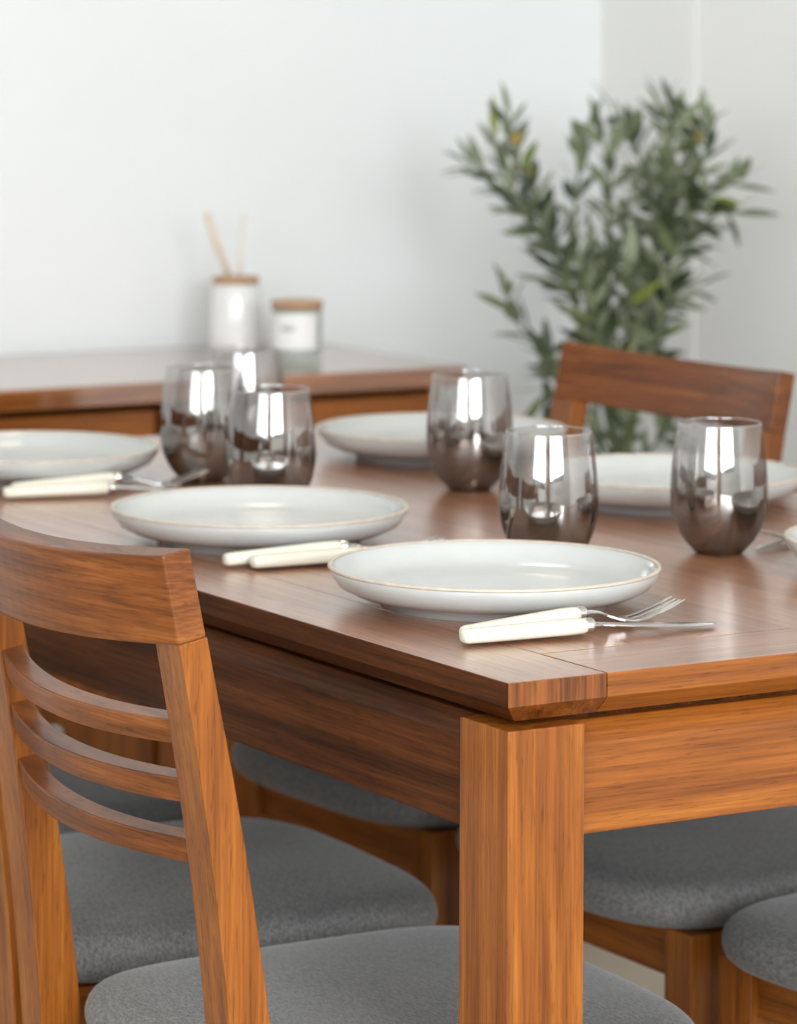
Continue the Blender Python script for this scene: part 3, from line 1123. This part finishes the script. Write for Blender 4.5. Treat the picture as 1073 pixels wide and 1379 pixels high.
bm = bmesh.new()
tube(bm, cat([(0, 0, .215), (.006, -.004, .35), (-.004, .003, .47), (.0, .0, .58)]), [.012 - .006 * i / 18 for i in range(19)], 10)
obj('trunk', bm, M_BARK, tree, smooth=True)

LEAF_MESHES = []
for k in range(8):
    Lf = random.uniform(.048, .068)
    Wd = random.uniform(.0060, .0088)
    bend = random.uniform(.002, .010)
    bm = bmesh.new()
    rows = []
    for i, (t, w) in enumerate(((0, .10), (.15, .55), (.38, 1.0), (.62, .95), (.85, .5), (1, .05))):
        x = Lf * t
        z = -bend * t * t
        rows.append([bm.verts.new((x, -Wd * w, z + .0012 * w)), bm.verts.new((x, 0, z)), bm.verts.new((x, Wd * w, z + .0012 * w))])
    for a, b in zip(rows, rows[1:]):
        for j in range(2):
            bm.faces.new((a[j], b[j], b[j + 1], a[j + 1]))
    for f in bm.faces:
        f.smooth = True
    me = bpy.data.meshes.new('leaf')
    bm.normal_update()
    bm.to_mesh(me)
    bm.free()
    me.materials.append(M_LEAF)
    LEAF_MESHES.append(me)
YEL = []
for me in LEAF_MESHES[:3]:
    m2 = me.copy()
    m2.materials.clear()
    m2.materials.append(M_LEAF_Y)
    YEL.append(m2)

spots = []
for si, pts in enumerate(STEMS):
    path = [p - BASE for p in cat(pts, 8)]
    n = len(path)
    bm = bmesh.new()
    tube(bm, path, [(.0042 if si in (0, 3, 4, 6) else .003) * (1 - .65 * i / (n - 1)) for i in range(n)], 6)
    obj('stem', bm, M_STEM, tree, smooth=True)
    lens = [0]
    for a, b in zip(path, path[1:]):
        lens.append(lens[-1] + (b - a).length)
    tot = lens[-1]
    start, dens = LEAFY[si]
    step = .0150 / dens
    s = start * tot
    ang = random.uniform(0, 6)
    while s < tot:
        i = max(k for k in range(n) if lens[k] <= s + 1e-9)
        i = min(i, n - 2)
        f = (s - lens[i]) / max(1e-6, lens[i + 1] - lens[i])
        p = path[i].lerp(path[i + 1], f)
        d = (path[i + 1] - path[i]).normalized()
        for half in (0, PI):
            side_v = d.orthogonal().normalized()
            side_v.rotate(Matrix.Rotation(ang + half + random.uniform(-.4, .4), 3, d))
            out_dir = (d * random.uniform(.55, 1.0) + side_v * random.uniform(.6, 1.0) + Vector((0, 0, random.uniform(-.15, .15)))).normalized()
            spots.append((p, out_dir, s / tot, si))
        ang += 1.25
        s += step * random.uniform(.8, 1.2)
    spots.append((path[-1], (path[-1] - path[-2]).normalized(), 1, si))

random.shuffle(spots)


def leaf_matrix(p, d):
    x = d
    z = Vector((0, 0, 1)) - x * x.z
    if z.length < .1:
        z = x.orthogonal()
    z.normalize()
    z.rotate(Matrix.Rotation(random.uniform(-.9, .9), 3, x))
    y = z.cross(x)
    sc = random.uniform(.8, 1.12)
    m = Matrix(((x.x * sc, y.x * sc, z.x * sc, p.x), (x.y * sc, y.y * sc, z.y * sc, p.y), (x.z * sc, y.z * sc, z.z * sc, p.z), (0, 0, 0, 1)))
    return m


LIMIT_X = XR - .02 - BASE.x
extra = bmesh.new()
count = 0
for p, d, t, si in spots:
    m = leaf_matrix(p, d)
    tip = m @ Vector((.066, 0, 0))
    if tip.x > LIMIT_X:
        continue
    if count < 296:
        yellow = random.random() < (.35 if t > .7 and si in (0, 2, 6, 7) else .09)
        o = bpy.data.objects.new('leaf', random.choice(YEL if yellow else LEAF_MESHES))
        C.objects.link(o)
        o.parent = tree
        o.matrix_local = m
    else:
        tmp = random.choice(LEAF_MESHES)
        base_i = len(extra.verts)
        vs = [extra.verts.new(m @ v.co) for v in tmp.vertices]
        for f in tmp.polygons:
            extra.faces.new([vs[q] for q in f.vertices])
    count += 1
if len(extra.verts):
    me = bpy.data.meshes.new('foliage')
    for f in extra.faces:
        f.smooth = True
    extra.normal_update()
    extra.to_mesh(me)
    me.materials.append(M_LEAF)
    o = bpy.data.objects.new('foliage', me)
    C.objects.link(o)
    o.parent = tree
    o['kind'] = 'stuff'
extra.free()
for (x, y, z) in ((1.294, 2.015, 1.055), (1.305, 2.0, 1.01), (1.485, 1.868, 1.085), (1.476, 1.84, 1.06), (1.372, 1.985, .845), (1.40, 1.90, .775)):
    bm = bmesh.new()
    lathe(bm, [(0, -.008), (.005, -.006), (.0075, 0), (.005, .007), (0, .009)], 10, (0, 0))
    bmesh.ops.translate(bm, verts=bm.verts, vec=(x - BASE.x, y - BASE.y, z))
    ol = obj('olive', bm, M_OLIVE, tree, smooth=True)
    ol['label'] = 'small yellow olive fruit'
print('LEAVES', count)
